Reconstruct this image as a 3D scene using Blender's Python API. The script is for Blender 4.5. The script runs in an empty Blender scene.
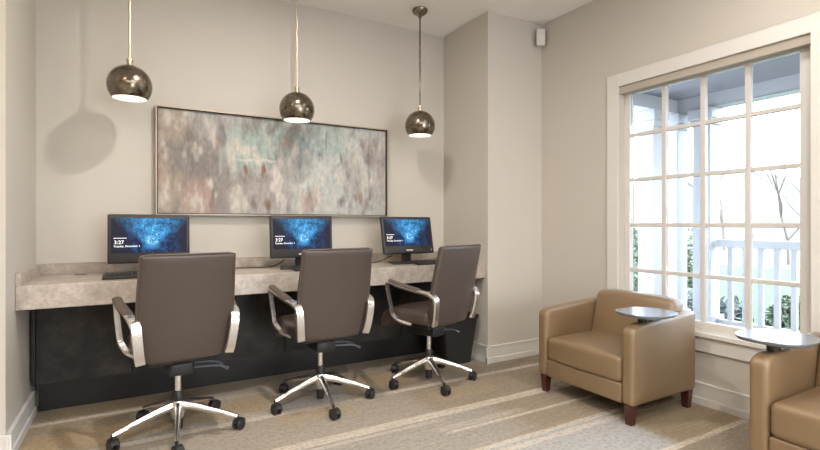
import bpy, bmesh, math, random
from mathutils import Vector, Matrix, noise
random.seed(7)
C = bpy.context.scene.collection
PI = math.pi

# ---------------------------------------------------------------- node helpers
class NT:
    def __init__(s, name):
        s.m = bpy.data.materials.new(name); s.m.use_nodes = True
        s.t = s.m.node_tree; s.n = s.t.nodes; s.b = s.n['Principled BSDF']
    def put(s, sock, v):
        if isinstance(v, bpy.types.NodeSocket): s.t.links.new(v, sock)
        elif isinstance(v, (tuple, list)) and len(v) == 3 and sock.type == 'RGBA': sock.default_value = (*v, 1)
        else: sock.default_value = v
    def node(s, typ, ins=None, **kw):
        n = s.n.new(typ)
        for k, v in kw.items(): setattr(n, k, v)
        for k, v in (ins or {}).items(): s.put(n.inputs[k], v)
        return n
    def M(s, op, a, b=0.0, c=0.0):
        n = s.n.new('ShaderNodeMath'); n.operation = op
        s.put(n.inputs[0], a); s.put(n.inputs[1], b); s.put(n.inputs[2], c)
        return n.outputs[0]
    def mix(s, f, a, b, blend='MIX'):
        n = s.n.new('ShaderNodeMix'); n.data_type = 'RGBA'; n.blend_type = blend
        s.put(n.inputs[0], f); s.put(n.inputs[6], a); s.put(n.inputs[7], b)
        return n.outputs[2]
    def coord(s, scale=(1, 1, 1), kind='Object'):
        tc = s.n.new('ShaderNodeTexCoord')
        mp = s.node('ShaderNodeMapping', {'Scale': scale}); s.t.links.new(tc.outputs[kind], mp.inputs['Vector'])
        return mp.outputs[0]
    def noise(s, vec, scale, detail=4, rough=.5, out=0):
        return s.node('ShaderNodeTexNoise', {'Vector': vec, 'Scale': scale, 'Detail': detail, 'Roughness': rough}).outputs[out]
    def ramp(s, f, stops):
        n = s.n.new('ShaderNodeValToRGB'); s.put(n.inputs[0], f)
        e = n.color_ramp.elements
        while len(e) < len(stops): e.new(.5)
        for i, (p, c) in enumerate(stops): e[i].position = p; e[i].color = (*c, 1) if len(c) == 3 else c
        return n.outputs[0]
    def step(s, x, lo, hi):
        n = s.n.new('ShaderNodeMapRange'); n.interpolation_type = 'SMOOTHSTEP'
        s.put(n.inputs[0], x); s.put(n.inputs[1], lo); s.put(n.inputs[2], hi)
        return n.outputs[0]
    def bump(s, h, strength=.2, dist=.01):
        n = s.node('ShaderNodeBump', {'Height': h, 'Strength': strength, 'Distance': dist})
        s.t.links.new(n.outputs[0], s.b.inputs['Normal'])
    def fin(s, col=None, rough=.5, metal=0, **kw):
        if col is not None: s.put(s.b.inputs['Base Color'], col)
        s.put(s.b.inputs['Roughness'], rough); s.put(s.b.inputs['Metallic'], metal)
        for k, v in kw.items(): s.put(s.b.inputs[k.replace('_', ' ')], v)
        return s.m

def srgb(r, g, b):
    f = lambda c: ((c/255+.055)/1.055)**2.4 if c > 10 else c/255/12.92
    return (f(r), f(g), f(b))

def plain(name, col, rough=.5, metal=0, nz=0.06, scale=12, bump=0, **kw):
    t = NT(name); v = t.coord()
    n = t.noise(v, scale, 5)
    c = t.mix(n, tuple(x*(1-nz) for x in col), tuple(min(1, x*(1+nz)) for x in col))
    if bump: t.bump(t.noise(v, scale*8, 3), bump, .004)
    return t.fin(c, rough, metal, **kw)

M = {}
M['wall'] = plain('wall_paint', (.585, .55, .495), .75, nz=.015, scale=3, bump=.05)
M['ceiling'] = plain('ceiling_paint', (.88, .865, .84), .85, nz=.01, scale=2)
M['trim'] = plain('white_trim_paint', (.73, .71, .68), .4, nz=.015)
M['sash'] = plain('white_sash_paint', (.68, .66, .63), .4, nz=.015)
M['chrome'] = plain('polished_aluminium', (.86, .84, .82), .27, 1, nz=.03)
M['black'] = plain('black_plastic', (.018, .017, .017), .42, nz=.1)
M['darkgrey'] = plain('dark_grey_plastic', (.03, .027, .026), .45, nz=.1)
M['lever'] = plain('grey_lever_plastic', (.12, .13, .16), .35, nz=.1)
M['keys'] = plain('black_keycaps', (.025, .025, .027), .5, nz=.1)
M['brass'] = plain('aged_brass', (.62, .52, .39), .3, 1, nz=.1)
M['enamel'] = plain('white_enamel_lining', (.75, .74, .72), .4, nz=.01)
M['frame_gold'] = plain('champagne_frame', (.42, .34, .25), .4, .4, nz=.08)
M['blackgap'] = plain('black_frame_lip', (.02, .018, .018), .6, nz=.1)
M['shade'] = plain('beige_head_box', (.46, .41, .35), .7)
M['white_plastic'] = plain('white_plastic', (.72, .70, .67), .4, nz=.01)
M['logo'] = plain('pale_lettering', (.7, .7, .7), .4, nz=.01)
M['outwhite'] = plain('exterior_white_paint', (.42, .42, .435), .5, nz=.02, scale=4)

def leather(name, a, b, rough, coat=0.0):
    t = NT(name); v = t.coord()
    n = t.noise(v, 7, 5, .6); g = t.node('ShaderNodeTexVoronoi', {'Vector': v, 'Scale': 260.0}).outputs[0]
    t.bump(g, .12, .002)
    return t.fin(t.mix(n, a, b), rough, Coat_Weight=coat, Coat_Roughness=.5)
M['tan'] = leather('tan_leather', (.21, .135, .068), (.245, .162, .085), .45, 1.0)
M['brown'] = leather('brown_leather', (.054, .037, .028), (.066, .046, .036), .42, .6)
M['pad'] = plain('arm_pad_rubber', (.10, .075, .06), .45, nz=.08)

def wood():
    t = NT('dark_cherry_wood'); v = t.coord((14, 14, 1.2))
    n = t.noise(v, 6, 6, .6)
    return t.fin(t.mix(n, (.03, .006, .004), (.085, .016, .010)), .3, Coat_Weight=.3)
M['cherry'] = wood()

def stone():
    t = NT('speckled_beige_stone'); v = t.coord()
    a = t.noise(v, 9, 8, .7); b = t.noise(v, 55, 5, .65); w = t.node('ShaderNodeTexVoronoi', {'Vector': v, 'Scale': 34.0}).outputs[0]
    c = t.ramp(a, [(.3, (.30, .255, .215)), (.5, (.47, .41, .355)), (.68, (.62, .56, .50))])
    c = t.mix(t.M('MULTIPLY', t.step(b, .50, .62), .6), c, (.36, .315, .275))
    c = t.mix(t.M('MULTIPLY', t.step(w, .16, .05), .30), c, (.84, .80, .74))
    return t.fin(c, .3)
M['stone'] = stone()

def darkpanel():
    t = NT('charcoal_laminate'); v = t.coord((1, 1, 1))
    a = t.noise(v, 5, 8, .65); b = t.noise(t.coord((2, 2, 30)), 6, 4, .6)
    c = t.ramp(a, [(.3, (.010, .010, .011)), (.5, (.034, .032, .031)), (.7, (.075, .066, .058))])
    c = t.mix(t.M('MULTIPLY', b, .35), c, (.020, .018, .018))
    return t.fin(c, t.ramp(a, [(.3, (.32,)*3), (.7, (.5,)*3)]), 0, Specular_IOR_Level=.25)
M['charcoal'] = darkpanel()
M['kick'] = plain('black_toe_kick', (.013, .012, .012), .4, nz=.2)

def smoked():
    t = NT('mottled_antique_metal'); v = t.coord()
    a = t.noise(v, 14, 6, .7)
    c = t.ramp(a, [(.3, (.10, .078, .055)), (.55, (.27, .23, .18)), (.75, (.46, .42, .37))])
    return t.fin(c, t.ramp(a, [(.3, (.12,)*3), (.7, (.3,)*3)]), 1)
M['smoked'] = smoked()

def tablet_mat():
    t = NT('blue_grey_laminate'); v = t.coord()
    return t.fin(t.mix(t.noise(v, 20, 4), (.20, .225, .26), (.25, .275, .31)), .22, .25)
M['tablet'] = tablet_mat()

def screen_mat():
    t = NT('lit_display'); tc = t.n.new('ShaderNodeTexCoord')
    sp = t.node('ShaderNodeSeparateXYZ', {0: tc.outputs['Object']}); x, z = sp.outputs[0], sp.outputs[2]
    v = t.node('ShaderNodeMapping', {'Scale': (26, 1, 14)}); t.t.links.new(tc.outputs['Object'], v.inputs[0])
    dx = t.M('SUBTRACT', x, .012); dz = t.M('ADD', z, .062)
    ang = t.M('DIVIDE', t.M('ABSOLUTE', dx), t.M('ADD', t.M('MAXIMUM', dz, 0.0), .035))
    fan = t.step(ang, 1.25, .1)
    r = t.M('SQRT', t.M('ADD', t.M('MULTIPLY', dx, dx), t.M('MULTIPLY', dz, dz)))
    core = t.step(t.M('SQRT', t.M('ADD', t.M('MULTIPLY', t.M('MULTIPLY', dx, dx), .3), t.M('MULTIPLY', dz, dz))), .035, .0)
    vo = t.node('ShaderNodeTexVoronoi', {'Vector': tc.outputs['Object'], 'Scale': 85.0}, feature='DISTANCE_TO_EDGE').outputs[0]
    crack = t.step(vo, .22, .0)
    n = t.noise(tc.outputs['Object'], 22, 8, .75)
    f = t.M('MULTIPLY', t.M('MULTIPLY', fan, t.step(dz, -.004, .02)), t.M('ADD', t.M('MULTIPLY', crack, .55), t.step(n, .36, .72)))
    f = t.M('MULTIPLY', f, t.M('ADD', t.M('MULTIPLY', t.step(dz, .30, .0), .7), .30))
    f = t.M('ADD', f, t.M('MULTIPLY', core, .55))
    base = t.mix(t.step(n, .42, .68), (.006, .012, .04), (.015, .10, .30))
    base = t.mix(t.step(t.M('ABSOLUTE', t.M('SUBTRACT', x, .02)), .08, .17), base, (.012, .012, .024))
    c = t.mix(f, base, (.08, .48, .95)); c = t.mix(t.step(f, .75, 1.25), c, (.7, .92, 1.0))
    t.put(t.b.inputs['Emission Color'], c); t.b.inputs['Emission Strength'].default_value = 1.15
    return t.fin((.008, .008, .01), .45, 0, Specular_IOR_Level=.12)
M['screen'] = screen_mat()
t = NT('lit_white_text'); t.b.inputs['Emission Color'].default_value = (1, 1, 1, 1); t.b.inputs['Emission Strength'].default_value = 1.0
M['text'] = t.fin((.8, .8, .8), .5)
t = NT('glowing_bulb'); t.b.inputs['Emission Color'].default_value = (1, .86, .72, 1); t.b.inputs['Emission Strength'].default_value = 7
M['bulb'] = t.fin((.8, .8, .8), .5)

def glass_mat():
    t = NT('window_glass')
    tr = t.node('ShaderNodeBsdfTransparent', {0: (.97, .985, .98)}); gl = t.node('ShaderNodeBsdfGlossy', {'Roughness': .02})
    fr = t.node('ShaderNodeFresnel', {'IOR': 1.35}); mx = t.n.new('ShaderNodeMixShader')
    t.t.links.new(fr.outputs[0], mx.inputs[0]); t.t.links.new(tr.outputs[0], mx.inputs[1]); t.t.links.new(gl.outputs[0], mx.inputs[2])
    t.t.links.new(mx.outputs[0], t.n['Material Output'].inputs[0])
    return t.m
M['glass'] = glass_mat()

def carpet():
    t = NT('striped_plank_carpet'); tc = t.n.new('ShaderNodeTexCoord')
    wob = t.noise(tc.outputs['Object'], 9, 4, .6)
    sp = t.node('ShaderNodeSeparateXYZ', {0: tc.outputs['Object']})
    x = sp.outputs[0]; y = t.M('ADD', sp.outputs[1], t.M('MULTIPLY', t.M('SUBTRACT', wob, .5), .012))
    # planks: random tone per cell
    row = t.M('FLOOR', t.M('DIVIDE', t.M('SUBTRACT', y, 1.41), .4675))
    colx = t.M('FLOOR', t.M('ADD', t.M('DIVIDE', x, .94), t.M('MULTIPLY', row, .37)))
    cell = t.node('ShaderNodeCombineXYZ', {0: row, 1: colx})
    wn = t.node('ShaderNodeTexWhiteNoise', {'Vector': cell.outputs[0]}, noise_dimensions='3D').outputs[0]
    grey, brown, gold, blue, cream = (.385, .36, .33), (.275, .218, .15), (.42, .295, .14), (.41, .42, .43), (.70, .62, .52)
    c = t.mix(t.step(wn, .45, .55), grey, brown)
    def rect(c, x0, x1, y0, y1, col, k=1.0, e=.03, ey=.008):
        m = t.M('MULTIPLY', t.M('MULTIPLY', t.step(x, x0-e, x0+e), t.step(x, x1+e, x1-e)), t.M('MULTIPLY', t.step(y, y0-ey, y0+ey), t.step(y, y1+ey, y1-ey)))
        return t.mix(t.M('MULTIPLY', m, k), c, col)
    c = rect(c, -2, 3.2, 3.3, 3.7, (.29, .24, .175))
    c = rect(c, -2, .0, 2.82, 3.28, (.31, .24, .145)); c = rect(c, -.5, .75, 2.88, 3.1, gold, .75, .08, .04); c = rect(c, .15, .62, 2.98, 3.2, gold, .5, .05, .05)
    c = rect(c, -.5, .1, 3.32, 3.5, gold, .5, .08, .04); c = rect(c, .75, 1.2, 2.82, 3.28, grey); c = rect(c, 1.2, 1.75, 2.95, 3.2, gold, .8, .06, .05); c = rect(c, 1.75, 3.2, 2.82, 3.28, (.275, .23, .165))
    c = rect(c, -2, 1.55, 2.34, 2.8, (.335, .29, .235)); c = rect(c, 1.55, 3.2, 2.34, 2.8, brown, 1, .12)
    c = rect(c, .55, .95, 3.0, 3.25, gold, .6, .06, .05); c = rect(c, .7, 1.15, 2.62, 2.78, gold, .6, .06, .04); c = rect(c, 1.6, 2.1, 2.5, 2.7, gold, .35, .08, .05); c = rect(c, -.6, -.05, 2.62, 2.8, gold, .5, .06, .04)
    c = rect(c, -2, 1.85, 1.87, 2.34, (.33, .30, .26)); c = rect(c, 1.85, 3.2, 1.87, 2.34, (.275, .22, .15), 1, .1)
    c = rect(c, -2, 2.38, 1.41, 1.87, blue); c = rect(c, 2.38, 3.2, 1.41, 1.87, (.30, .225, .13), 1, .06)
    c = rect(c, 2.3, 3.2, .9, 1.41, (.27, .23, .17))
    # streaky thin lines inside planks
    st = t.noise(t.coord((1.2, 60, 1)), 3, 3, .7)
    c = t.mix(t.M('MULTIPLY', t.step(st, .52, .72), .5), c, cream); c = t.mix(t.M('MULTIPLY', t.step(st, .46, .30), .35), c, (.16, .13, .095))
    fine = t.noise(t.coord((1.8, 150, 1)), 2.5, 2, .6); fm = t.step(fine, .40, .52)
    def stripe(c, x0, x1, y0, y1, k=.95): 
        m = t.M('MULTIPLY', t.M('MULTIPLY', t.step(x, x0-.05, x0+.05), t.step(x, x1+.05, x1-.05)), t.M('MULTIPLY', t.step(y, y0-.006, y0+.006), t.step(y, y1+.006, y1-.006)))
        return t.mix(t.M('MULTIPLY', t.M('MULTIPLY', m, t.M('ADD', t.M('MULTIPLY', fm, .75), .2)), k), c, cream)
    c = stripe(c, -2, .35, 3.275, 3.32); c = stripe(c, .0, 1.1, 3.20, 3.225, .5)
    c = stripe(c, -.1, 3.2, 2.775, 2.825); c = stripe(c, 1.4, 3.2, 3.24, 3.265, .35)
    c = stripe(c, -2, 3.2, 2.31, 2.385); c = stripe(c, -2, 1.5, 2.26, 2.29, .6)
    c = stripe(c, 1.45, 3.2, 2.095, 2.125, .9); c = stripe(c, 1.4, 2.0, 2.14, 2.19, .45)
    c = stripe(c, 1.35, 3.2, 1.86, 1.895); c = stripe(c, 1.3, 3.2, 1.79, 1.835, .85)
    c = stripe(c, 2.0, 3.2, 1.405, 1.44); c = stripe(c, -2, 2.4, .93, .98)
    g = t.noise(tc.outputs['Object'], 420, 2, .7); g2 = t.noise(tc.outputs['Object'], 45, 5, .7)
    c = t.mix(t.M('MULTIPLY', t.step(g, .35, .65), .28), c, (.62, .56, .47)); c = t.mix(t.M('MULTIPLY', t.step(g2, .56, .38), .36), c, (.15, .125, .095))
    t.bump(g, .5, .004)
    return t.fin(c, .9)
M['carpet'] = carpet()

# ---------------------------------------------------------------- mesh helpers
class MB:
    def __init__(s): s.v = []; s.f = []
    def add(s, vs, fs, T=None):
        o = len(s.v); s.v += [tuple(T @ Vector(p)) if T else tuple(p) for p in vs]; s.f += [tuple(i+o for i in f) for f in fs]; return s
    def box(s, x0, x1, y0, y1, z0, z1, T=None):
        vs = [(x, y, z) for x in (x0, x1) for y in (y0, y1) for z in (z0, z1)]
        return s.add(vs, [(0, 1, 3, 2), (4, 6, 7, 5), (0, 4, 5, 1), (2, 3, 7, 6), (0, 2, 6, 4), (1, 5, 7, 3)], T)
    def rbox(s, cx, cy, cz, sx, sy, sz, r, k=3, m=4, deform=None):
        h = (sx/2, sy/2, sz/2)
        ax = []
        for hh in h:
            a = [-hh+r*(1-math.cos(PI/2*i/k)) for i in range(k)]
            mid = [-(hh-r)+2*(hh-r)*i/m for i in range(m+1)]
            ax.append(a+mid+[-q for q in reversed(a)])
        n = [len(a)-1 for a in ax]; idx = {}; vs = []; fs = []
        def V(i, j, l):
            if (i, j, l) not in idx:
                p = Vector((ax[0][i], ax[1][j], ax[2][l])); q = Vector([max(-(h[c]-r), min(h[c]-r, p[c])) for c in range(3)])
                d = p-q
                if d.length > 1e-9: p = q+d.normalized()*r
                p = Vector((p.x+cx, p.y+cy, p.z+cz))
                if deform: p = Vector(deform(p))
                idx[(i, j, l)] = len(vs); vs.append(tuple(p))
            return idx[(i, j, l)]
        for i in range(n[0]):
            for j in range(n[1]):
                fs.append((V(i, j, 0), V(i, j+1, 0), V(i+1, j+1, 0), V(i+1, j, 0))); fs.append((V(i, j, n[2]), V(i+1, j, n[2]), V(i+1, j+1, n[2]), V(i, j+1, n[2])))
        for i in range(n[0]):
            for l in range(n[2]):
                fs.append((V(i, 0, l), V(i+1, 0, l), V(i+1, 0, l+1), V(i, 0, l+1))); fs.append((V(i, n[1], l), V(i, n[1], l+1), V(i+1, n[1], l+1), V(i+1, n[1], l)))
        for j in range(n[1]):
            for l in range(n[2]):
                fs.append((V(0, j, l), V(0, j, l+1), V(0, j+1, l+1), V(0, j+1, l))); fs.append((V(n[0], j, l), V(n[0], j+1, l), V(n[0], j+1, l+1), V(n[0], j, l+1)))
        return s.add(vs, fs)
    def sweep(s, path, sec, side=None, closed=False):
        """sec(i)-> list of (u,w) offsets; side = fixed side vector (u axis) or None"""
        P = [Vector(p) for p in path]; n = len(P); rings = []
        for i, p in enumerate(P):
            a = P[(i-1) % n] if (closed or i > 0) else P[i]; b = P[(i+1) % n] if (closed or i < n-1) else P[i]
            t = (b-a).normalized()
            u = Vector(side) if side else (Vector((0, 0, 1)).cross(t) if abs(t.z) < .95 else Vector((1, 0, 0)))
            u = (u-t*u.dot(t)).normalized(); w = t.cross(u)
            rings.append([tuple(p+u*q[0]+w*q[1]) for q in sec(i)])
        k = len(rings[0]); vs = [q for r in rings for q in r]; fs = []
        for i in range(n if closed else n-1):
            for j in range(k):
                a, b = i*k+j, i*k+(j+1) % k; c, d = ((i+1) % n)*k+(j+1) % k, ((i+1) % n)*k+j
                fs.append((a, b, c, d))
        if not closed: fs += [tuple(range(k)), tuple(range((n-1)*k, n*k))]
        return s.add(vs, fs)
    def tube(s, path, r, k=10, closed=False):
        R = r if callable(r) else (lambda i: r)
        return s.sweep(path, lambda i: [(R(i)*math.cos(2*PI*j/k), R(i)*math.sin(2*PI*j/k)) for j in range(k)], closed=closed)
    def lathe(s, prof, k=40, T=None, caps=True):
        vs = [(r*math.cos(2*PI*j/k), r*math.sin(2*PI*j/k), z) for r, z in prof for j in range(k)]; fs = []
        for i in range(len(prof)-1):
            for j in range(k): fs.append((i*k+j, i*k+(j+1) % k, (i+1)*k+(j+1) % k, (i+1)*k+j))
        if caps: fs += [tuple(range(k)), tuple(range((len(prof)-1)*k, len(prof)*k))]
        return s.add(vs, fs, T)
    def build(s, name, mat, parent=None, smooth=False, bevel=0, seg=2, loc=None):
        me = bpy.data.meshes.new(name); bm = bmesh.new()
        vs = [bm.verts.new(v) for v in s.v]
        for f in s.f:
            try: bm.faces.new([vs[i] for i in f])
            except ValueError: pass
        bmesh.ops.remove_doubles(bm, verts=bm.verts, dist=1e-5)
        bmesh.ops.recalc_face_normals(bm, faces=bm.faces)
        bm.to_mesh(me); bm.free(); me.materials.append(mat)
        o = bpy.data.objects.new(name, me); C.objects.link(o)
        if parent: o.parent = parent
        if loc: o.location = loc
        if bevel:
            b = o.modifiers.new('bevel', 'BEVEL'); b.width = bevel; b.segments = seg; b.limit_method = 'ANGLE'; b.angle_limit = .7
        if smooth:
            me.polygons.foreach_set('use_smooth', [True]*len(me.polygons))
            try: me.set_sharp_from_angle(angle=.8 if smooth is True else smooth)
            except Exception: pass
        return o

def tag(o, label=None, cat=None, group=None, kind=None):
    if label: o['label'] = label
    if cat: o['category'] = cat
    if group: o['group'] = group
    if kind: o['kind'] = kind
    return o
def empty(name, loc, rz=0):
    o = bpy.data.objects.new(name, None); C.objects.link(o); o.location = loc; o.rotation_euler = (0, 0, rz); o.empty_display_size = .1
    return o
def copy_tree(o, parent=None):
    c = o.copy(); C.objects.link(c)
    if parent: c.parent = parent
    for ch in list(o.children): copy_tree(ch, c)
    return c
def struct(name, mb, mat, parent=None, **kw):
    o = mb.build(name, mat, parent, **kw)
    if not parent: o['kind'] = 'structure'
    return o
def spline(pts, n=8):
    P = [Vector(p) for p in pts]; out = []
    for i in range(len(P)-1):
        a = P[max(i-1, 0)]; b = P[i]; c = P[i+1]; d = P[min(i+2, len(P)-1)]
        for j in range(n):
            t = j/n; out.append(.5*((2*b)+(c-a)*t+(2*a-5*b+4*c-d)*t*t+(3*b-a-3*c+d)*t**3))
    out.append(P[-1]); return out

# ---------------------------------------------------------------- room shell
XL, YL, YB, XJ, YJ, XR, H = -.509, 2.848, 3.643, 2.431, 3.015, 3.008, 2.782
WY0, WY1, WZ0, WZ1 = 1.130, 2.262, .44, 2.075       # visible window opening
VY0, VY1 = -1.25, -.10                               # second window, behind the near armchair
X0, Y0 = -2.9, -3.4
struct('floor', MB().box(X0-.1, XR+.12, Y0-.1, YB+.1, -.06, 0), M['carpet'])
struct('ceiling', MB().box(X0-.1, XR+.12, Y0-.1, YB+.1, H, H+.1), M['ceiling'])
struct('wall_back', MB().box(XL-.1, XR, YB, YB+.1, 0, H), M['wall'])
struct('wall_left', MB().box(X0-.1, XL, YL, YB, 0, H), M['wall'])
struct('wall_corner', MB().box(XJ, XR, YJ, YB, 0, H), M['wall'])
struct('wall_far_left', MB().box(X0-.1, X0, Y0, YL, 0, H), M['wall'])
FX0, FX1, FZ1 = 1.0, 2.7, 2.2  # unseen opening behind the camera, added and sized for cool daylight fill
struct('wall_front', MB().box(X0-.1, FX0, Y0-.1, Y0, 0, H).box(FX1, XR+.12, Y0-.1, Y0, 0, H).box(FX0, FX1, Y0-.1, Y0, FZ1, H), M['wall'])
gd = MB()
for i in range(5): gd.box(FX0+(FX1-FX0-.06)*i/4, FX0+(FX1-FX0-.06)*i/4+.06, Y0-.07, Y0-.02, 0, FZ1)
gd.box(FX0, FX1, Y0-.07, Y0-.02, FZ1-.06, FZ1).box(FX0, FX1, Y0-.07, Y0-.02, 0, .1)
struct('fill_opening_1', gd, M['sash'])
w = MB()
T_ = .12
for a, b, z0, z1 in ((WY1, YB+.1, 0, H), (WY0, WY1, 0, WZ0), (WY0, WY1, WZ1, H), (VY1, WY0, 0, H), (VY0, VY1, 0, WZ0), (VY0, VY1, WZ1, H), (Y0, VY0, 0, H)):
    w.box(XR, XR+T_, a, b, z0, z1)
struct('wall_right', w, M['wall'])

def base_profile(mb, axis, fixed, sgn, a, b):
    """stepped baseboard running along an axis, proud by sgn"""
    for z0, z1, d in ((0, .045, .024), (.045, .122, .015), (.122, .135, .019)):
        lo, hi = sorted((fixed, fixed+sgn*d))
        if axis == 'x': mb.box(a, b, lo, hi, z0, z1)
        else: mb.box(lo, hi, a, b, z0, z1)
    return mb
struct('baseboard_left', base_profile(MB(), 'y', XL, 1, YL-.02, 3.50), M['trim'], bevel=.003)
struct('baseboard_near_left', base_profile(MB(), 'x', YL, -1, X0, XL+.024), M['trim'], bevel=.003)
struct('baseboard_corner', base_profile(MB(), 'x', YJ, -1, XJ-.024, XR), M['trim'], bevel=.003)
struct('baseboard_corner_side', base_profile(MB(), 'y', XJ, -1, YJ-.02, YB-.12), M['trim'], bevel=.003)
struct('baseboard_right', base_profile(MB(), 'y', XR, -1, Y0, YJ), M['trim'], bevel=.003)

# windows
def window(n, y0, y1):
    root = empty('window_%d' % n, (XR, (y0+y1)/2, WZ0)); root['kind'] = 'structure'
    ox, oy, oz = XR, (y0+y1)/2, WZ0
    def B(mb, a, b, c, d, e, f): mb.box(a-ox, b-ox, c-oy, d-oy, e-oz, f-oz)
    xs = XR+.062                       # sash plane (room side)
    s = MB()
    B(s, xs, xs+.045, y0, y0+.075, WZ0, WZ1); B(s, xs, xs+.045, y1-.042, y1, WZ0, WZ1)
    B(s, xs, xs+.045, y0+.075, y1-.042, WZ1-.055, WZ1); B(s, xs, xs+.045, y0+.075, y1-.042, WZ0, WZ0+.05)
    s.build('window_frame', M['sash'], root, bevel=.004)
    m = MB(); gy0, gy1 = y0+.075, y1-.042
    for k in (1, 2, 3): yy = gy0+(gy1-gy0)*k/4; B(m, xs+.004, xs+.035, yy-.0155, yy+.0155, WZ0+.05, WZ1-.055)
    for z in (.773, 1.091, 1.411, 1.728): B(m, xs+.006, xs+.034, gy0, gy1, z-.013, z+.013)
    m.build('muntin_grid', M['sash'], root, bevel=.004)
    g = MB(); B(g, xs+.02, xs+.024, gy0, gy1, WZ0+.05, WZ1-.055); g.build('glass_pane', M['glass'], root)
    c = MB()
    B(c, XR-.012, XR, y0-.09, y0, WZ0-.02, WZ1+.09); B(c, XR-.012, XR, y1, y1+.09, WZ0-.02, WZ1+.09); B(c, XR-.012, XR, y0, y1, WZ1, WZ1+.09)
    c.build('casing', M['trim'], root, bevel=.003)
    st = MB(); B(st, XR-.045, xs, y0-.11, y1+.11, WZ0-.022, WZ0+.004); st.build('window_stool', M['trim'], root, bevel=.003)
    sh = MB(); B(sh, XR+.002, xs, y0+.001, y1-.001, WZ1-.052, WZ1-.001); sh.build('window_head_box', M['shade'], root, bevel=.003)  # separate darker beige box across the window head
    ap = MB(); B(ap, XR-.02, XR, y0-.09, y1+.09, WZ0-.115, WZ0-.022); ap.build('window_apron', M['trim'], root, bevel=.004)
window(1, WY0, WY1)
window(2, VY0, VY1)

# ---------------------------------------------------------------- desk
desk = empty('built_in_desk', (XL, 3.35, 0))
tag(desk, 'long built-in desk with speckled beige stone top and charcoal panels under it', 'desk')
def L(mb, x0, x1, y0, y1, z0, z1): mb.box(x0-XL, x1-XL, y0-3.35, y1-3.35, z0, z1)
DX1 = XJ-.002; YD, ZT, ZA = 3.05, .79, .668
m = MB(); L(m, XL+.001, DX1, YD, YB-.002, ZA, ZT); m.build('worktop', M['stone'], desk, bevel=.004)
m = MB(); L(m, XL+.001, DX1, YB-.024, YB-.002, ZT, ZT+.066); L(m, XL+.001, XL+.024, YD, YB-.024, ZT, ZT+.066); L(m, DX1-.022, DX1, 3.3, YB-.024, ZT, ZT+.066)
m.build('backsplash', M['stone'], desk, bevel=.002)
edges = [XL+.03, -.005, .465, .934, 1.40, 1.87, 2.40]
for a, b in zip(edges, edges[1:]):
    m = MB(); L(m, a+.0015, b-.0015, 3.42, 3.44, .19, ZA-.001); m.build('front_panel', M['charcoal'], desk, bevel=.0015)
m = MB(); L(m, XL+.012, XL+.03, 3.41, YB-.01, .19, ZA-.001); m.build('side_panel', M['kick'], desk)
m = MB(); L(m, XL+.03, 2.40, 3.535, 3.55, 0, .19); L(m, XL+.03, 2.40, 3.44, 3.55, .175, .188); m.build('toe_kick', M['kick'], desk)
m = MB().rbox(0, 0, .0025, .062, .018, .006, .0025, 2, 1)
tag(m.build('cable_slot_cover', M['lever'], loc=(-.275, 3.54, ZT)), 'small grey cable slot cover on the stone desk top near the left wall', 'cable cover')

# ---------------------------------------------------------------- painting
PX0, PX1, PZ0, PZ1 = .127, 1.838, 1.158, 1.882
pc = ((PX0+PX1)/2, YB, (PZ0+PZ1)/2); pw, ph = (PX1-PX0)/2, (PZ1-PZ0)/2
art = empty('wall_painting', pc); tag(art, 'wide abstract painting in taupe, aqua and blush, hung above the desk', 'painting')
m = MB(); fw = .008
for x0, x1, z0, z1 in ((-pw, pw, ph-fw, ph), (-pw, pw, -ph, -ph+fw), (-pw, -pw+fw, -ph+fw, ph-fw), (pw-fw, pw, -ph+fw, ph-fw)): m.box(x0, x1, -.058, -.004, z0, z1)
m.build('frame', M['frame_gold'], art)
m = MB(); q = fw+.0045
for x0, x1, z0, z1 in ((-pw+fw, pw-fw, ph-q, ph-fw), (-pw+fw, pw-fw, -ph+fw, -ph+q), (-pw+fw, -pw+q, -ph+q, ph-q), (pw-q, pw-fw, -ph+q, ph-q)): m.box(x0, x1, -.057, -.006, z0, z1)
m.build('black_inner_lip', M['blackgap'], art)
NX, NZ = 360, 156; cw, chh = pw-q, ph-q
vs = []; cols = []
def mixc(a, b, f): f = max(0, min(1, f)); return [a[i]*(1-f)+b[i]*f for i in range(3)]
def fb(x, z, sx, sz, o, oct=5): return noise.fractal(Vector((x*sx, z*sz, o)), .9, 2.1, oct)
cs = {k: srgb(*v) for k, v in dict(taupe=(126, 118, 114), mauve=(158, 148, 143), aqua=(154, 168, 161), pale=(180, 184, 180), blush=(172, 146, 134), cream=(196, 189, 178), rust=(126, 92, 68), dark=(98, 86, 82), teal=(136, 150, 152), sand=(166, 152, 134)).items()}
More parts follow.
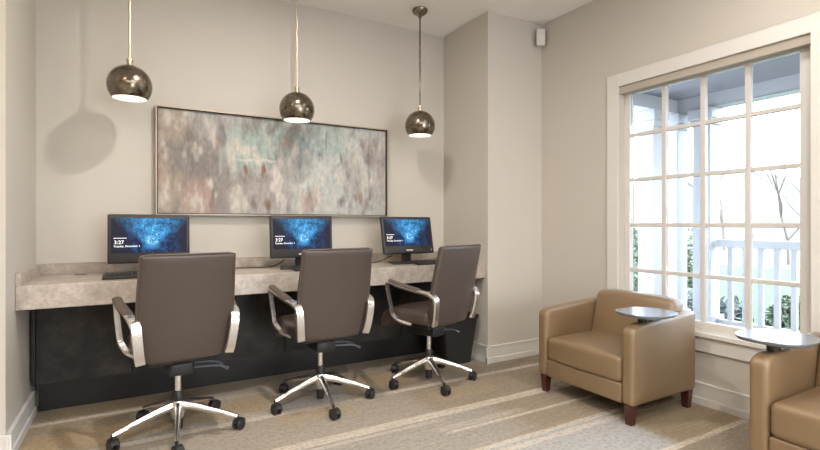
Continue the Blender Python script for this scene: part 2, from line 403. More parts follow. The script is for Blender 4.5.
# blobs in painting fractions: cx, cz, rx, rz, colour, strength
blobs = [(.10, .55, .12, .42, 'taupe', .9), (.05, .85, .09, .2, 'sand', .7), (.22, .35, .12, .4, 'taupe', .8), (.02, .2, .07, .3, 'sand', .8), (.15, .1, .07, .22, 'blush', .75), (.13, .28, .06, .12, 'blush', .5),
 (.36, .62, .13, .3, 'aqua', 1), (.50, .85, .18, .2, 'aqua', .9), (.40, .25, .13, .25, 'mauve', .9), (.52, .80, .045, .085, 'blush', .95), (.60, .70, .06, .16, 'teal', .9), (.57, .72, .08, .25, 'teal', .35),
 (.62, .18, .055, .2, 'blush', .85), (.48, .18, .05, .15, 'mauve', .7), (.78, .5, .2, .5, 'pale', .95), (.70, .85, .12, .2, 'aqua', .8), (.92, .75, .05, .22, 'mauve', .75), (.82, .45, .05, .3, 'mauve', .5),
 (.88, .2, .05, .2, 'mauve', .45), (.33, .78, .1, .18, 'aqua', .7), (.97, .4, .05, .5, 'mauve', .5), (.60, .4, .05, .2, 'pale', .9), (.30, .12, .06, .2, 'mauve', .8), (.38, .92, .05, .1, 'taupe', .7)]
marks = [(.325, .46, .011, .055, 'rust', .95), (.415, .46, .009, .06, 'rust', .95), (.425, .1, .014, .055, 'rust', .85), (.325, .36, .008, .05, 'rust', .5), (.865, .2, .011, .08, 'rust', .6), (.77, .65, .008, .07, 'dark', .6), (.12, .66, .013, .18, 'dark', .45),
 (.24, .8, .012, .1, 'dark', .55), (.23, .68, .01, .08, 'rust', .4), (.37, .1, .012, .09, 'dark', .6), (.38, .55, .10, .014, 'cream', .95), (.475, .47, .012, .16, 'cream', .95), (.455, .27, .018, .06, 'cream', .85), (.50, .14, .012, .08, 'cream', .8), (.66, .2, .008, .2, 'cream', .75),
 (.57, .1, .014, .1, 'cream', .7), (.33, .1, .016, .09, 'cream', .8), (.27, .55, .014, .2, 'cream', .5), (.2, .15, .009, .14, 'dark', .5), (.91, .6, .008, .25, 'dark', .4), (.69, .85, .007, .09, 'dark', .5), (.78, .25, .012, .1, 'dark', .35), (.92, .25, .008, .1, 'dark', .4), (.44, .85, .012, .06, 'taupe', .7), (.62, .87, .02, .1, 'dark', .3), (.98, .6, .006, .4, 'blush', .4), (.01, .6, .012, .4, 'blush', .5)]
for j in range(NZ+1):
    for i in range(NX+1):
        u, v = i/NX, j/NZ; X, Z = u*1.7, v*.7
        du = fb(X, Z, 5, 2.5, 1)*.028+fb(X, Z, 22, 7, 9, 3)*.008; dv = fb(X, Z, 5, 3, 5)*.06+fb(X, Z, 20, 9, 14, 3)*.02
        c = mixc(cs['mauve'], cs['pale'], .25+u*.8)
        for cx, cz, rx, rz, k, s in blobs:
            d = math.hypot((u+du-cx)/rx, (v+dv-cz)/rz); c = mixc(c, cs[k], s*max(0, min(1, (1.15-d)*1.8)))
        f = fb(X, Z, 13, 5.5, 20, 6); c = mixc(c, cs['cream'], max(0, f-.08)*1.5); c = mixc(c, cs['taupe'], max(0, -f-.10)*1.3)
        for cx, cz, rx, rz, k, s in marks:
            d = math.hypot((u+du*.8-cx)/rx, (v+dv*.6-cz)/rz)
            if d < 1.6: c = mixc(c, cs[k], s*max(0, min(1, (1.35-d)*1.3)))
        g = fb(X, Z, 50, 17, 31, 4); g2 = fb(X, Z, 38, 34, 44, 4)
        c = [max(.02, q*(1+.18*g+.10*g2)) for q in c]
        vs.append(((u*2-1)*cw, -.036+.0008*g, (v*2-1)*chh)); cols.append(c)
fs = [(j*(NX+1)+i, j*(NX+1)+i+1, (j+1)*(NX+1)+i+1, (j+1)*(NX+1)+i) for j in range(NZ) for i in range(NX)]
n0 = len(vs); vs += [(-cw, -.01, -chh), (cw, -.01, -chh), (cw, -.01, chh), (-cw, -.01, chh)]; cols += [(.6, .55, .5)]*4
c00, c10, c11, c01 = 0, NX, n0-1, NZ*(NX+1)
fs += [(n0, n0+3, n0+2, n0+1), tuple([n0, n0+1]+list(range(NX, -1, -1))), tuple([n0+2, n0+3]+[NZ*(NX+1)+i for i in range(NX+1)]),
       tuple([n0+3, n0]+[j*(NX+1) for j in range(NZ+1)]), tuple([n0+1, n0+2]+[j*(NX+1)+NX for j in range(NZ, -1, -1)])]
me = bpy.data.meshes.new('canvas'); me.from_pydata(vs, [], fs)
ca = me.color_attributes.new('paint', 'FLOAT_COLOR', 'POINT')
for i, c in enumerate(cols): ca.data[i].color = (*c, 1)
t = NT('abstract_paint'); at = t.node('ShaderNodeVertexColor', layer_name='paint')
t.bump(t.noise(t.coord((90, 1, 25)), 6, 5), .25, .003)
me.materials.append(t.fin(at.outputs[0], .6)); me.polygons.foreach_set('use_smooth', [True]*len(me.polygons))
cv = bpy.data.objects.new('canvas', me); C.objects.link(cv); cv.parent = art

# ---------------------------------------------------------------- pendant lamps
def pendant(x, y, z, label):
    root = empty('pendant_lamp', (x, y, H)); tag(root, label, 'pendant lamp', 'globe pendants above the desk')
    zc = z-H; R = .118
    MB().lathe([(.003, 0), (.058, 0), (.062, -.006), (.056, -.026), (.034, -.042), (.014, -.046), (.012, -.066), (.003, -.066)], 36).build('ceiling_canopy', M['smoked'], root, smooth=True)
    MB().lathe([(.0065, -.05), (.0065, zc+R+.02)], 14).build('rod', M['brass'] if x < 1.5 else M['smoked'], root, smooth=True)
    MB().lathe([(.009, zc+R+.042), (.019, zc+R+.038), (.019, zc+R+.022), (.0155, zc+R+.02), (.0155, zc+R+.006), (.02, zc+R+.003), (.022, zc+R-.006), (.004, zc+R-.006)], 24).build('socket_cap', M['brass'], root, smooth=.5)
    a1 = math.radians(130)
    prof = [(R*math.sin(a), zc+R*math.cos(a)) for a in [math.radians(4)+(a1-math.radians(4))*i/26 for i in range(27)]]
    MB().lathe(prof+[(p[0]-.0015, p[1]) for p in reversed(prof)][:1], 56, caps=False).build('globe_shade', M['smoked'], root, smooth=3)
    Ri = R-.004
    prof = [(Ri*math.sin(a), zc+Ri*math.cos(a)) for a in [math.radians(6)+(math.radians(129.4)-math.radians(6))*i/20 for i in range(21)]]
    prof += [(R*math.sin(a1), zc+R*math.cos(a1)-.0005)]
    MB().lathe(prof, 48, caps=False).build('white_lining', M['enamel'], root, smooth=3)
    MB().lathe([(.004, zc+R-.01), (.018, zc+R-.02), (.018, zc+.05), (.022, zc+.045), (.034, zc+.015), (.036, zc-.005), (.03, zc-.025), (.016, zc-.038), (.003, zc-.041)], 24).build('bulb', M['bulb'], root, smooth=True)
pendant(-.018, 3.265, 1.905, 'leftmost globe pendant lamp of smoky metal, hanging left of the painting')
pendant(.974, 3.265, 1.882, 'middle globe pendant lamp of smoky metal, hanging in front of the painting')
pendant(1.956, 3.265, 1.868, 'rightmost globe pendant lamp, hanging right of the painting near the corner')

# ---------------------------------------------------------------- motion sensor
s = empty('motion_sensor', (XR-.062, YJ-.05, 2.645), math.radians(-38)); tag(s, 'small white motion sensor mounted high in the room corner', 'motion sensor')
MB().rbox(0, -.012, 0, .070, .036, .135, .01, 3, 2, lambda p: (p.x, p.y-(.05+p.z)*.08, p.z)).build('sensor_body', M['white_plastic'], s, smooth=True)
MB().rbox(0, -.036, -.01, .04, .006, .05, .0028, 2, 1).build('lens', M['enamel'], s, smooth=True)
MB().box(-.016, .016, .002, .062, -.03, .03).build('mount', M['lever'], s)

# ---------------------------------------------------------------- computers
def txt(body, size, x, z, parent, name='clock_text'):
    cu = bpy.data.curves.new(name, 'FONT'); cu.body = body; cu.size = size
    tmp = bpy.data.objects.new(name, cu); C.objects.link(tmp)
    dg = bpy.context.evaluated_depsgraph_get(); dg.update()
    me = bpy.data.meshes.new_from_object(tmp.evaluated_get(dg)); bpy.data.objects.remove(tmp)
    me.transform(Matrix.Translation((x, -.0008, z)) @ Matrix.Rotation(PI/2, 4, 'X')); me.materials.clear(); me.materials.append(M['text'])
    o = bpy.data.objects.new(name, me); C.objects.link(o); o.parent = parent; return o
def computer():
    r = empty('desktop_computer', (0, 0, 0))
    b = MB().rbox(0, .02, .2185, .445, .034, .296, .010, 3, 2).build('display_housing', M['darkgrey'], r, smooth=True)
    MB().box(-.205, .205, -.0006, .0004, -.105, .105).build('screen', M['screen'], r, loc=(0, .0025, .2375))
    sc = r.children[-1] if False else [c for c in r.children if c.name.startswith('screen')][0]
    txt('3:27', .030, -.190, -.050, sc); txt('Tuesday, December 1', .0155, -.192, -.069, sc, 'date_text')
    MB().box(-.192, -.125, -.0014, -.0006, -.0168, -.0142).build('caption_line', M['text'], sc)
    MB().box(-.028, .028, -.001, .0008, -.0045, .0045).build('maker_mark', M['logo'], r, loc=(0, .0022, .097))
    MB().box(.193, .199, -.001, .0008, -.003, .003).build('power_light', M['logo'], r, loc=(0, .0022, .097))
    MB().rbox(0, .062, .10, .075, .03, .19, .008, 2, 1).build('stand_neck', M['darkgrey'], r, smooth=True)
    def df(p): k = 1-.28*(p.y+.08)/.2; return (p.x*k, p.y, p.z)
    MB().rbox(0, .02, .007, .36, .18, .014, .006, 2, 3, df).build('stand_base', M['darkgrey'], r, smooth=True)
    return r
def tilt(root, a):
    for c in root.children:
        if not c.name.startswith('stand'):
            mz = .1; R = Matrix.Translation((0, .03, mz)) @ Matrix.Rotation(a, 4, 'X') @ Matrix.Translation((0, -.03, -mz))
            c.matrix_basis = R @ c.matrix_basis
comp = computer()
spots = [(.09, 3.36, 0.02, -.05, 'left desktop computer with lit blue screen showing the time, behind the nearest chair'),
         (1.032, 3.32, 0.0, -.06, 'middle desktop computer with lit blue screen, on the stone desk behind the second chair'),
         (1.885, 3.30, -.03, -.22, 'right desktop computer with tilted lit blue screen, nearest the corner')]
roots = [comp]+[copy_tree(comp) for _ in range(2)]
for o, (x, y, rz, ta, lab) in zip(roots, spots):
    o.location = (x, y, ZT); o.rotation_euler = (0, 0, rz); tag(o, lab, 'computer', 'computers on the stone desk'); tilt(o, ta)

def keyboard():
    r = empty('keyboard', (0, 0, 0)); sl = lambda p: (p.x, p.y, p.z+(p.y+.065)*.06)
    MB().rbox(0, 0, .009, .44, .135, .018, .005, 2, 2, sl).build('keyboard_case', M['black'], r, smooth=True)
    k = MB()
    for j in range(5):
        for i in range(18):
            x = -.205+i*.0235; y = -.05+j*.0215
            k.box(x, x+.019, y, y+.0175, .016+(y+.065)*.06, .0225+(y+.065)*.06)
    k.build('keys', M['keys'], r, bevel=.001, seg=1)
    return r
kb = keyboard()
for o, (x, y, rz, lab) in zip([kb]+[copy_tree(kb) for _ in range(2)], [(.07, 3.212, .02, 'black keyboard in front of the left computer, left end showing beside the chair'),
        (1.13, 3.155, 0, 'black keyboard in front of the middle computer, hidden mostly by the chair back'), (2.065, 3.152, -.03, 'black keyboard beside the stand of the right computer')]):
    o.location = (x, y, ZT); o.rotation_euler = (0, 0, rz); tag(o, lab, 'keyboard', 'keyboards on the desk')
def cable(pts, lab):
    o = MB().tube(spline(pts, 8), .0038, 8).build('power_cable', M['darkgrey'], smooth=True); tag(o, lab, 'cable', 'cables on the desk')
cable([(.93, 3.41, ZT+.06), (.90, 3.43, ZT+.03), (.84, 3.45, ZT+.008), (.74, 3.47, ZT+.004), (.62, 3.50, ZT+.004), (.5, 3.54, ZT+.004), (.40, 3.59, ZT+.004)], 'dark cable lying on the desk between the left and middle computers')
cable([(1.78, 3.39, ZT+.06), (1.74, 3.41, ZT+.04), (1.69, 3.43, ZT+.016), (1.60, 3.43, ZT+.005), (1.5, 3.44, ZT+.004), (1.38, 3.47, ZT+.004), (1.3, 3.5, ZT+.004)], 'dark cable lying on the desk between the middle and right computers')

# ---------------------------------------------------------------- waste bin
b = empty('waste_bin', (2.225, 3.19, 0)); tag(b, 'black plastic waste bin on the carpet under the right end of the desk', 'bin')
def bin_mb(z0, z1, w0, w1, d0, d1, t):
    m = MB(); vs = []
    def ring(w, d, z, r=.035):
        out = []
        for cx, cy, a0 in ((w-r, d-r, 0), (-w+r, d-r, 90), (-w+r, -d+r, 180), (w-r, -d+r, 270)):
            for k in range(6): a = math.radians(a0+18*k); out.append((cx+r*math.cos(a), cy+r*math.sin(a), z))
        return out
    rs = [ring(w0, d0, z0), ring(w1, d1, z1), ring(w1-t, d1-t, z1), ring(w0-t, d0-t, z0+t)]
    k = 24; fs = []
    for i in range(3):
        for j in range(k): fs.append((i*k+j, i*k+(j+1) % k, (i+1)*k+(j+1) % k, (i+1)*k+j))
    fs += [tuple(range(k)), tuple(range(3*k, 4*k))]
    return m.add([p for r in rs for p in r], fs)
bin_mb(0, .37, .12, .17, .085, .115, .006).build('bin_body', M['black'], b, smooth=.6)
bin_mb(.345, .375, .173, .177, .118, .122, .012).build('rim', M['black'], b, smooth=.6)

# ---------------------------------------------------------------- task chairs (front faces local +Y)
def task_chair():
    r = empty('office_chair', (0, 0, 0))
    def yb(z):  # centre line of the back shell
        u = (z-.40)/.57
        return -.197-.105*u**1.2+.03*max(0, .25-u)
    def db(p):
        z = p.z; u = (z-.40)/.57
        if z < .50: z += .28*(.5-z)
        w = 1+.035*math.sin(min(1, u*1.15)*PI)
        if z < .60: w *= .50+.50*math.sqrt(max(0, 1-((.60-z)/.20)**2))
        
        x = p.x*w
        return (x, p.y+yb(z)+.55*x*x*(1-.3*u), z)
    MB().rbox(0, 0, .678, .430, .042, .556, .018, 3, 20, db).build('backrest', M['brown'], r, smooth=3)
    # welt along the back edge
    e = []
    for z in [.43+.518*i/24 for i in range(25)]: e.append(db(Vector((-.211, -.012, z))))
    for i in range(1, 12): e.append(db(Vector((-.211+.422*i/12, -.014, .956))))
    for z in reversed([.43+.518*i/24 for i in range(25)]): e.append(db(Vector((.211, -.012, z))))
    MB().tube(e, .0045, 8).build('piping', M['pad'], r, smooth=True)
    def ds(p):
        x, y, z = p; k = 1-(abs(x)/.24)**3*.08
        z = z-.020*max(0, (y-.10)/.14)**2*1.0+.008*(1-(x/.23)**2)*(1 if z > .476 else 0)-.03*max(0, (y-.17)/.08)**2
        w = 1-.10*max(0, -(y)/.25)
        return (x*w, y, z)
    MB().rbox(0, .055, .476, .435, .445, .095, .036, 4, 8, ds).build('seat', M['brown'], r, smooth=3)
    MB().rbox(0, .02, .412, .30, .30, .035, .012, 2, 3).build('seat_pan', M['black'], r, smooth=True)
    # arms
    for sx in (-1, 1):
        pts = [(.200, -.220, .445), (.207, -.236, .49), (.216, -.250, .57), (.222, -.246, .622), (.232, -.205, .648), (.246, -.09, .664), (.264, .05, .686), (.270, .118, .702), (.270, .142, .688), (.267, .138, .64), (.260, .122, .56), (.253, .112, .495), (.240, .085, .462), (.222, .05, .442), (.18, .0, .424)]
        P = spline([(sx*a, b_, c) for a, b_, c in pts], 6); n = len(P)
        def sec(i):
            f = i/n; hw = .024 if f < .28 else max(.015, .024-.02*(f-.28)*2.2); ht = .0125 if f < .3 else .010
            return [(hw*c1, ht*s1) for c1, s1 in ((-1, -.45), (-.8, -1), (.8, -1), (1, -.45), (1, .45), (.8, 1), (-.8, 1), (-1, .45))]
        arm = MB().sweep(P, sec, side=(1, 0, 0)).build('armrest', M['chrome'], r, smooth=.9)
        Q = spline([(sx*.240, -.14, .664), (sx*.250, -.06, .680), (sx*.264, .06, .702), (sx*.27, .122, .720)], 6)
        def sp(i):
            k = min(1, .55+i*.25, .5+(len(Q)-1-i)*.25); return [(.024*k*math.cos(2*PI*j/12), .0115*k*math.sin(2*PI*j/12)) for j in range(12)]
        MB().sweep(Q, sp, side=(1, 0, 0)).build('arm_pad', M['pad'], arm, smooth=True)
    # mechanism and column
    MB().rbox(0, .0, .358, .12, .20, .07, .016, 3, 2).build('tilt_mechanism', M['black'], r, smooth=True)
    for sx, yy in ((1, -.05), (1, .05)):
        P = spline([(sx*.07, yy, .345), (sx*.15, yy-.01, .342), (sx*.20, yy-.015, .335), (sx*.235, yy-.03, .318)], 5)
        MB().sweep(P, lambda i: [(.006+.012*(i/15)**3, -.004), (.006+.012*(i/15)**3, .004), (-.006-.012*(i/15)**3, .004), (-.006-.012*(i/15)**3, -.004)]).build('lever', M['lever'], r, smooth=True)
    MB().lathe([(.016, .215), (.016, .33)], 20).build('gas_lift', M['chrome'], r, smooth=True)
    MB().lathe([(.026, .165), (.027, .215), (.023, .222), (.017, .224)], 24).build('collar', M['black'], r, smooth=.6)
    MB().lathe([(.020, .02), (.024, .03), (.024, .075), (.02, .08)], 20).build('column_foot', M['black'], r, smooth=.6)
    MB().lathe([(.024, .078), (.031, .085), (.037, .13), (.034, .162), (.027, .172)], 28).build('base_hub', M['chrome'], r, smooth=.9)
    for k in range(5):
        a = math.radians(-98+72*k); ca, sa = math.cos(a), math.sin(a)
        P = spline([(.02, 0, .148), (.09, 0, .134), (.17, 0, .112), (.245, 0, .092), (.302, 0, .073)], 5)
        P = [(p[0]*ca, p[0]*sa, p[2]) for p in P]; n = len(P)-1
        def sl(i):
            f = i/n; w = .019-.009*f; h = .021-.012*f
            return [(-w, -h*.6), (-w*.9, h*.3), (-w*.35, h), (w*.35, h), (w*.9, h*.3), (w, -h*.6), (w*.6, -h), (-w*.6, -h)]
        leg = MB().sweep(P, sl).build('base_leg', M['chrome'], r, smooth=.9)
        T = Matrix.Translation((.302*ca, .302*sa, 0)) @ Matrix.Rotation(a+[.5, 1.1, -.4, 2.0, 1.7][k], 4, 'Z')
        cst = MB()
        for sgn in (-1, 1):
            W = T @ Matrix.Translation((.012, sgn*.0145, .029)) @ Matrix.Rotation(PI/2, 4, 'X')
            cst.lathe([(.008, -.008), (.025, -.0085), (.029, -.005), (.029, .005), (.025, .0085), (.008, .008)], 26, W)
        hood = [(.012+.0325*math.cos(t_), 0, .029+.0325*math.sin(t_)) for t_ in [math.radians(15+11*i) for i in range(14)]]
        q = MB().sweep(hood, lambda i: [(-.017, -.002), (.017, -.002), (.017, .002), (-.017, .002)], side=(0, 1, 0)); cst.add(q.v, q.f, T)
        cst.lathe([(.007, .05), (.007, .078)], 12, T)
        cst.build('caster', M['black'], leg, smooth=.6)
    return r
ch = task_chair()
chairs = [ch]+[copy_tree(ch) for _ in range(2)]
for o, (x, y, rz, lab) in zip(chairs, [(.205, 2.82, math.radians(6), 'brown leather swivel chair at the left computer, nearest the camera'),
      (1.008, 2.885, math.radians(2), 'brown leather swivel chair at the middle computer'),
      (1.80, 2.885, math.radians(17), 'brown leather swivel chair at the right computer, turned to the left beside the waste bin')]):
    o.location = (x, y, 0); o.rotation_euler = (0, 0, rz); tag(o, lab, 'office chair', 'office chairs at the desk')
    for c in o.children:      # the star base turns on its own
        if c.name.startswith('base_leg'): c.rotation_euler.z = -.06 if x < .5 else .01 if x < 1.5 else -.38

# ---------------------------------------------------------------- club chairs (front faces local -X, origin at centre of footprint)
def club(side):
    """side = +1: tablet on the local +Y arm, -1: on the -Y arm"""
    r = empty('club_chair', (0, 0, 0)); D, W = .297, .352
    def slope(p):
        k = max(0, min(1, (p.z-.3)/.2)); z = p.z+k*.035*(p.x+D)/(2*D)
        x = p.x
        if p.x < -D+.09 and p.z > .45:      # big rounded front top corner
            cx, cz = -D+.075, z
            dx = max(0, (-D+.075-p.x)/.075); z -= .028*dx**2.4
        return (x, p.y, z)
    for s_ in (-1, 1):
        MB().rbox(0, s_*(W-.037), .3275, 2*D, .074, .435, .022, 4, 14, slope).build('arm', M['tan'], r, smooth=3)
    MB().rbox(-.012, 0, .165, 2*D-.03, 2*W-.150, .11, .012, 3, 3).build('front_rail', M['tan'], r, smooth=3)
    def dsq(p):
        return (p.x-.012*(1 if p.x < -.25 else 0)*(1-(p.y/.28)**2), p.y, p.z+.022*(1-(p.y/.29)**2)*(1-((p.x+.02)/.34)**2)*(1 if p.z > .3 else 0))
    MB().rbox(-.045, 0, .290, .50, 2*W-.150, .145, .030, 4, 8, dsq).build('seat_cushion', M['tan'], r, smooth=3)
    def dbk(p):
        u = (p.z-.25)/.4; t_ = abs(p.y)/(W-.07)
        return (p.x+.10*u-.018*(1-t_*t_)*(1 if p.x < .2 else 0), p.y, p.z-.020*t_**3*max(0, u))
    MB().rbox(.150, 0, .415, .125, 2*W-.142, .475, .032, 4, 9, dbk).build('back_cushion', M['tan'], r, smooth=3)
    MB().rbox(.268, 0, .34, .05, 2*W-.02, .42, .018, 3, 5).build('back_panel', M['tan'], r, smooth=3)
    for x, y in ((-1, -1), (-1, 1), (1, -1), (1, 1)):
        cx, cy = x*(D-.035), y*(W-.04); m = MB(); a, b_ = .026, .018
        vs = [(cx+i*b_, cy+j*b_, 0) for i, j in ((-1, -1), (1, -1), (1, 1), (-1, 1))]+[(cx+i*a, cy+j*a, .112) for i, j in ((-1, -1), (1, -1), (1, 1), (-1, 1))]
        m.add(vs, [(0, 1, 2, 3), (4, 5, 6, 7), (0, 1, 5, 4), (1, 2, 6, 5), (2, 3, 7, 6), (3, 0, 4, 7)]).build('leg', M['cherry'], r, bevel=.003)
    # writing tablet
    tx, ty = -.13, side*(W-.037)
    K = 48; m = MB(); rings = []
    for sc_, z in ((.80, .586), (.93, .591), (.995, .6025), (1.0, .606), (.99, .6085)):
        ring = []
        for j in range(K):
            a = 2*PI*j/K; c_, s2 = math.cos(a), math.sin(a); e_ = 2/2.9
            ring.append((tx+sc_*.152*math.copysign(abs(c_)**e_, c_), ty+sc_*.140*math.copysign(abs(s2)**e_, s2), z))
        rings.append(ring)
    fs = [(i*K+j, i*K+(j+1) % K, (i+1)*K+(j+1) % K, (i+1)*K+j) for i in range(4) for j in range(K)]+[tuple(range(K)), tuple(range(4*K, 5*K))]
    tb = m.add([p for q in rings for p in q], fs).build('writing_tablet', M['tablet'], r, smooth=.5)
    mm = MB().lathe([(.026, .545), (.026, .575), (.022, .58), (.022, .587)], 28, Matrix.Translation((tx-.03, ty, 0)))
    mm.rbox(tx+.01, ty, .580, .14, .05, .016, .006, 2, 2)
    mm.build('swivel_mount', M['black'], tb, smooth=.6)
    return r
c1 = club(-1); c1.location = (2.622, 2.013, 0); tag(c1, 'tan leather tub armchair by the window, seen whole with dark wooden legs', 'armchair', 'tan armchairs by the window')
c2 = club(1); c2.location = (2.575, .728, 0); tag(c2, 'tan leather tub armchair nearest the camera, cut off by the right picture edge', 'armchair', 'tan armchairs by the window')

# ---------------------------------------------------------------- porch
PXO, PYO = 5.2, 3.2
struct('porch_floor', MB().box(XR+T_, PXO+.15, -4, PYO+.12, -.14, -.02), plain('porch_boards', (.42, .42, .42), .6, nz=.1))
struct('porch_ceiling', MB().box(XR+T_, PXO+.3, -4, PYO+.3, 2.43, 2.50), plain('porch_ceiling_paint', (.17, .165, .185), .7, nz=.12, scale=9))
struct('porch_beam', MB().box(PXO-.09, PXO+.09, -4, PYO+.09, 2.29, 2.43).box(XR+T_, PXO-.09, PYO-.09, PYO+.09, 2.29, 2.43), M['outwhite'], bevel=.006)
def post(x, y, lab):
    r = empty('porch_post', (x, y, -.02)); tag(r, lab, 'porch post', 'porch posts')
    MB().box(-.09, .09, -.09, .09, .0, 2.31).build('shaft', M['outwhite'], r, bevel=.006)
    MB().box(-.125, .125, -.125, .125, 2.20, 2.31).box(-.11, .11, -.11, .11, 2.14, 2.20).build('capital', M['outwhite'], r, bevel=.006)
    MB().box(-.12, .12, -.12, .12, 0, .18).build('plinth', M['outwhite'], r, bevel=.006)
post(5.2, 3.2, 'white porch post at the far corner under the roof beam')
post(5.2, 2.86, 'white porch post where the railing begins')
post(4.78, 3.2, 'white porch post seen through the leftmost column of panes')
rl = empty('porch_railing', (PXO, 0, 0)); tag(rl, 'white wooden porch railing with square balusters, outside the window', 'railing')
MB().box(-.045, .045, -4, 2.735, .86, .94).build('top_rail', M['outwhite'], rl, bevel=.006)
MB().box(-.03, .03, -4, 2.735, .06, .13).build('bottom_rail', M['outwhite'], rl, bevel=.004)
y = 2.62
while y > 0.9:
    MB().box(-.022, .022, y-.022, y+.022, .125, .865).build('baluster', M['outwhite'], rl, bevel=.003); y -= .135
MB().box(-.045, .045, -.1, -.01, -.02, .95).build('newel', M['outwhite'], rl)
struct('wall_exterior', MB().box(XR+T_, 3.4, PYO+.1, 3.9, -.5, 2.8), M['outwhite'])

# ---------------------------------------------------------------- garden
def grassmat():
    t = NT('lawn_grass'); v = t.coord(); n = t.noise(v, 1.5, 6, .7)
    return t.fin(t.mix(n, (.022, .044, .013), (.04, .068, .026)), .9)
g = MB().box(5.4, 60, -30, 60, -.60, -.5).build('lawn', grassmat()); g['kind'] = 'structure'
g = MB().box(20, 36, -30, 60, -.5, -.49).build('driveway', plain('pale_paving', (.10, .10, .10), .8, nz=.05, scale=1)); g['kind'] = 'structure'
def hillmat():
    t = NT('pale_winter_hillside'); v = t.coord(); n = t.noise(v, .35, 8, .75)
    return t.fin(t.ramp(n, [(.35, (.062, .06, .045)), (.55, (.08, .072, .061)), (.75, (.10, .09, .08))]), 1)
hm = MB(); vs = []; nx_, ny_ = 24, 60
for i in range(nx_+1):
    for j in range(ny_+1):
        X = 36+i*1.6; Y = -25+j*1.6; vs.append((X, Y, -.5+9.0*(1-math.exp(-(i/9)**2))*(.75+.35*noise.noise(Vector((X*.05, Y*.08, 0))))))
hm.add(vs, [(i*(ny_+1)+j, (i+1)*(ny_+1)+j, (i+1)*(ny_+1)+j+1, i*(ny_+1)+j+1) for i in range(nx_) for j in range(ny_)])
h_ = hm.build('hillside', hillmat(), smooth=3); h_['kind'] = 'structure'

def leafmat(name, a, b):
    t = NT(name); v = t.coord(); return t.fin(t.mix(t.noise(v, 9, 4), a, b), .6)
LM = [leafmat('green_leaves', (.06, .095, .055), (.15, .20, .12)), leafmat('silvery_green_leaves', (.11, .145, .13), (.20, .245, .23))]
BK = plain('pale_bark', (.088, .077, .066), .9, nz=.2)
def shrub(x, y, z0, rx, rz, n, mat, lab, leaf=.045):
    r = empty('garden_shrub', (x, y, z0)); tag(r, lab, 'shrub', 'shrubs beyond the porch'); m = MB()
    for _ in range(n):
        while True:
            p = Vector((random.uniform(-1, 1), random.uniform(-1, 1), random.uniform(-1, 1)))
            if .25 < p.length < 1: break
        p = p*(.75+.3*noise.noise(p*2.3+Vector((x, y, 0)))); c = Vector((p.x*rx, p.y*rx, rz*(1+p.z)))
        u = Vector((random.gauss(0, 1), random.gauss(0, 1), random.gauss(0, .6))).normalized(); w = u.cross(Vector((random.gauss(0, 1), random.gauss(0, 1), 1)).normalized()).normalized()
        l_ = leaf*random.uniform(.7, 1.3); m.add([c-u*l_, c-w*l_*.45, c+u*l_, c+w*l_*.45], [(0, 1, 2, 3)])
    m.build('foliage', mat, r)
    s = MB()
    for k in range(6):
        a = k*1.05; s.tube([(0, 0, 0), (rx*.25*math.cos(a), rx*.25*math.sin(a), rz*.7), (rx*.5*math.cos(a), rx*.5*math.sin(a), rz*1.5)], lambda i: .015-.004*i, 6)
    s.build('stems', BK, r)
for i, (x, y, rx, rz, n, k, lab) in enumerate([
    (6.0, 3.08, .33, .42, 1700, 1, 'silvery green shrub beyond the railing beside the post'), (6.2, 1.80, .34, .40, 1300, 1, 'low silvery green shrub near the right window edge beyond the railing'),
    (6.05, 2.44, .34, .47, 1900, 0, 'dark green shrub beyond the railing in the rightmost panes'), (6.15, 1.12, .33, .38, 1200, 1, 'silvery green shrub farthest right beyond the railing'),
    (6.9, 4.95, .55, .90, 2200, 0, 'tall leafy shrub seen left of the porch posts'), (8.6, 4.95, .42, .85, 1500, 0, 'loose green shrub seen in the gap between the porch posts'), (6.5, 3.75, .33, .42, 1100, 1, 'low pale shrub behind the porch posts')]):
    shrub(x, y, -.5, rx, rz, n, LM[k], lab)

def bare_tree(x, y, hgt, lab):
    r = empty('bare_tree', (x, y, -.5)); tag(r, lab, 'tree', 'bare trees beyond the lawn')
    rnd = random.Random(int(x*10+y)); tr = MB(); tw = MB()
    def grow(p, d, L_, rad, lev):
        q = [p]; 
        for i in range(3): d = (d+Vector((rnd.gauss(0, .16), rnd.gauss(0, .16), rnd.gauss(.03, .1)))).normalized(); p = p+d*L_/3; q.append(p)
        (tr if lev < 2 else tw).tube(q, lambda i: rad*(1-.15*i), 6 if lev < 2 else 4)
        if lev < 5:
            for k in range(4 if lev < 3 else 3):
                s_ = q[rnd.choice((1, 2, 3))] if k else q[3]
                ax = Vector((rnd.gauss(0, 1), rnd.gauss(0, 1), rnd.gauss(.3, .5))).normalized()
                grow(s_, (d*.75+ax*.75).normalized(), L_*rnd.uniform(.55, .75), rad*.5, lev+1)
    grow(Vector((0, 0, 0)), Vector((0, 0, 1)), hgt*.36, hgt*.007, 0)
    tr.build('trunk', BK, r, smooth=True); tw.build('branches', BK, r)
for x, y, h_t, lab in ((22, 9.0, 8, 'nearest pale bare tree beyond the lawn, in the rightmost panes'), (31, 16.0, 10, 'middle pale bare tree beyond the driveway, behind the third column of panes'),
                       (27, 23.5, 9, 'distant pale bare tree behind the porch posts')):
    bare_tree(x, y, h_t, lab)

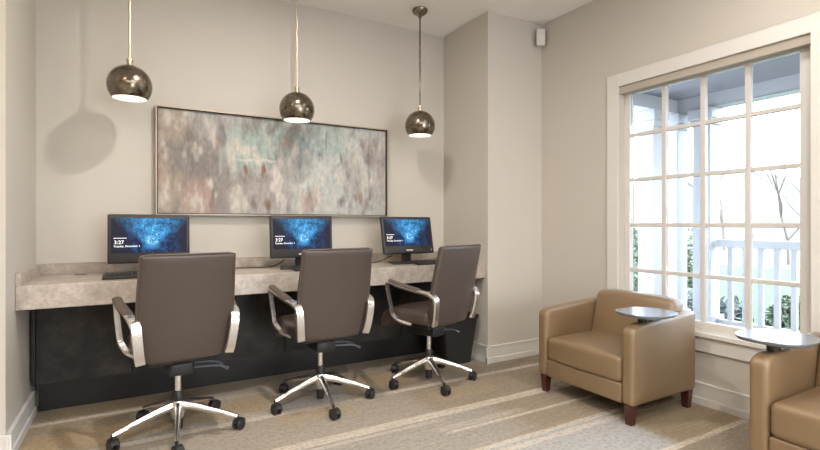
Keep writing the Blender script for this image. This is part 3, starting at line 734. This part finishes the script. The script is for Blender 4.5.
# ---------------------------------------------------------------- light
W = bpy.data.worlds.new('sky'); bpy.context.scene.world = W; W.use_nodes = True
bg = W.node_tree.nodes['Background']; sk = W.node_tree.nodes.new('ShaderNodeTexSky')
sk.sky_type = 'NISHITA'; sk.sun_disc = False; sk.sun_elevation = math.radians(38); sk.sun_rotation = math.radians(200); sk.altitude = 0; sk.air_density = 1; sk.dust_density = 3.5
mx = W.node_tree.nodes.new('ShaderNodeMix'); mx.data_type = 'RGBA'; mx.inputs[0].default_value = .93
W.node_tree.links.new(sk.outputs[0], mx.inputs[6]); mx.inputs[7].default_value = (.80, .91, 1.08, 1)
W.node_tree.links.new(mx.outputs[2], bg.inputs[0]); bg.inputs[1].default_value = 9.0

def area(name, loc, rot, sx, sy, power, col, spread=None, portal=False, disk=False):
    l = bpy.data.lights.new(name, 'AREA'); l.shape = 'DISK' if disk else 'RECTANGLE'; l.size = sx
    if not disk: l.size_y = sy
    l.energy = power; l.color = col
    if spread: l.spread = spread
    if portal: l.cycles.is_portal = True
    o = bpy.data.objects.new(name, l); C.objects.link(o); o.location = loc; o.rotation_euler = rot
    return o
for n, (a, b_) in enumerate(((WY0, WY1), (VY0, VY1))):
    area('window_portal', (XR+T_+.02, (a+b_)/2, (WZ0+WZ1)/2), (0, PI/2, 0), WZ1-WZ0, b_-a, 1, (1, 1, 1), portal=True)
WARM = (1, .93, .85)
area('fill_opening_portal', ((FX0+FX1)/2, Y0-.12, FZ1/2), (PI/2, 0, PI), FX1-FX0, FZ1, 1, (1, 1, 1), portal=True)
for x, y, p in ((.74, 2.13, 27), (2.3, .95, 10), (-.9, 1.2, 13), (.74, -.2, 26), (2.0, -1.4, 20), (-1.2, -1.4, 24)):
    area('recessed_downlight', (x, y, H-.01), (0, 0, 0), .10, .10, p, WARM if x != -.9 else (1, .78, .58), disk=True)
area('ceiling_fill_light', (-.1, -.9, H-.25), (0, 0, 0), 1.6, 1.6, 58, (1, .97, .93))  # unseen fill light added behind the camera to even out the room

# ---------------------------------------------------------------- camera
cam = bpy.data.cameras.new('camera'); co = bpy.data.objects.new('camera', cam); C.objects.link(co)
co.location = (0, 0, 1.1); co.rotation_euler = (PI/2, 0, -.5191)
cam.sensor_width = 36; cam.lens = 36*484.28/820; cam.shift_y = -1.33/820; cam.clip_start = .02
S = bpy.context.scene; S.camera = co
S.view_settings.view_transform = 'Standard'; S.view_settings.look = 'None'; S.view_settings.exposure = .17; S.view_settings.gamma = 1
S.view_settings.use_curve_mapping = False
S.cycles.use_denoising = True; S.cycles.max_bounces = 10; S.cycles.diffuse_bounces = 6; S.cycles.transparent_max_bounces = 12
S.cycles.sample_clamp_indirect = 6; S.cycles.caustics_reflective = False; S.cycles.caustics_refractive = False
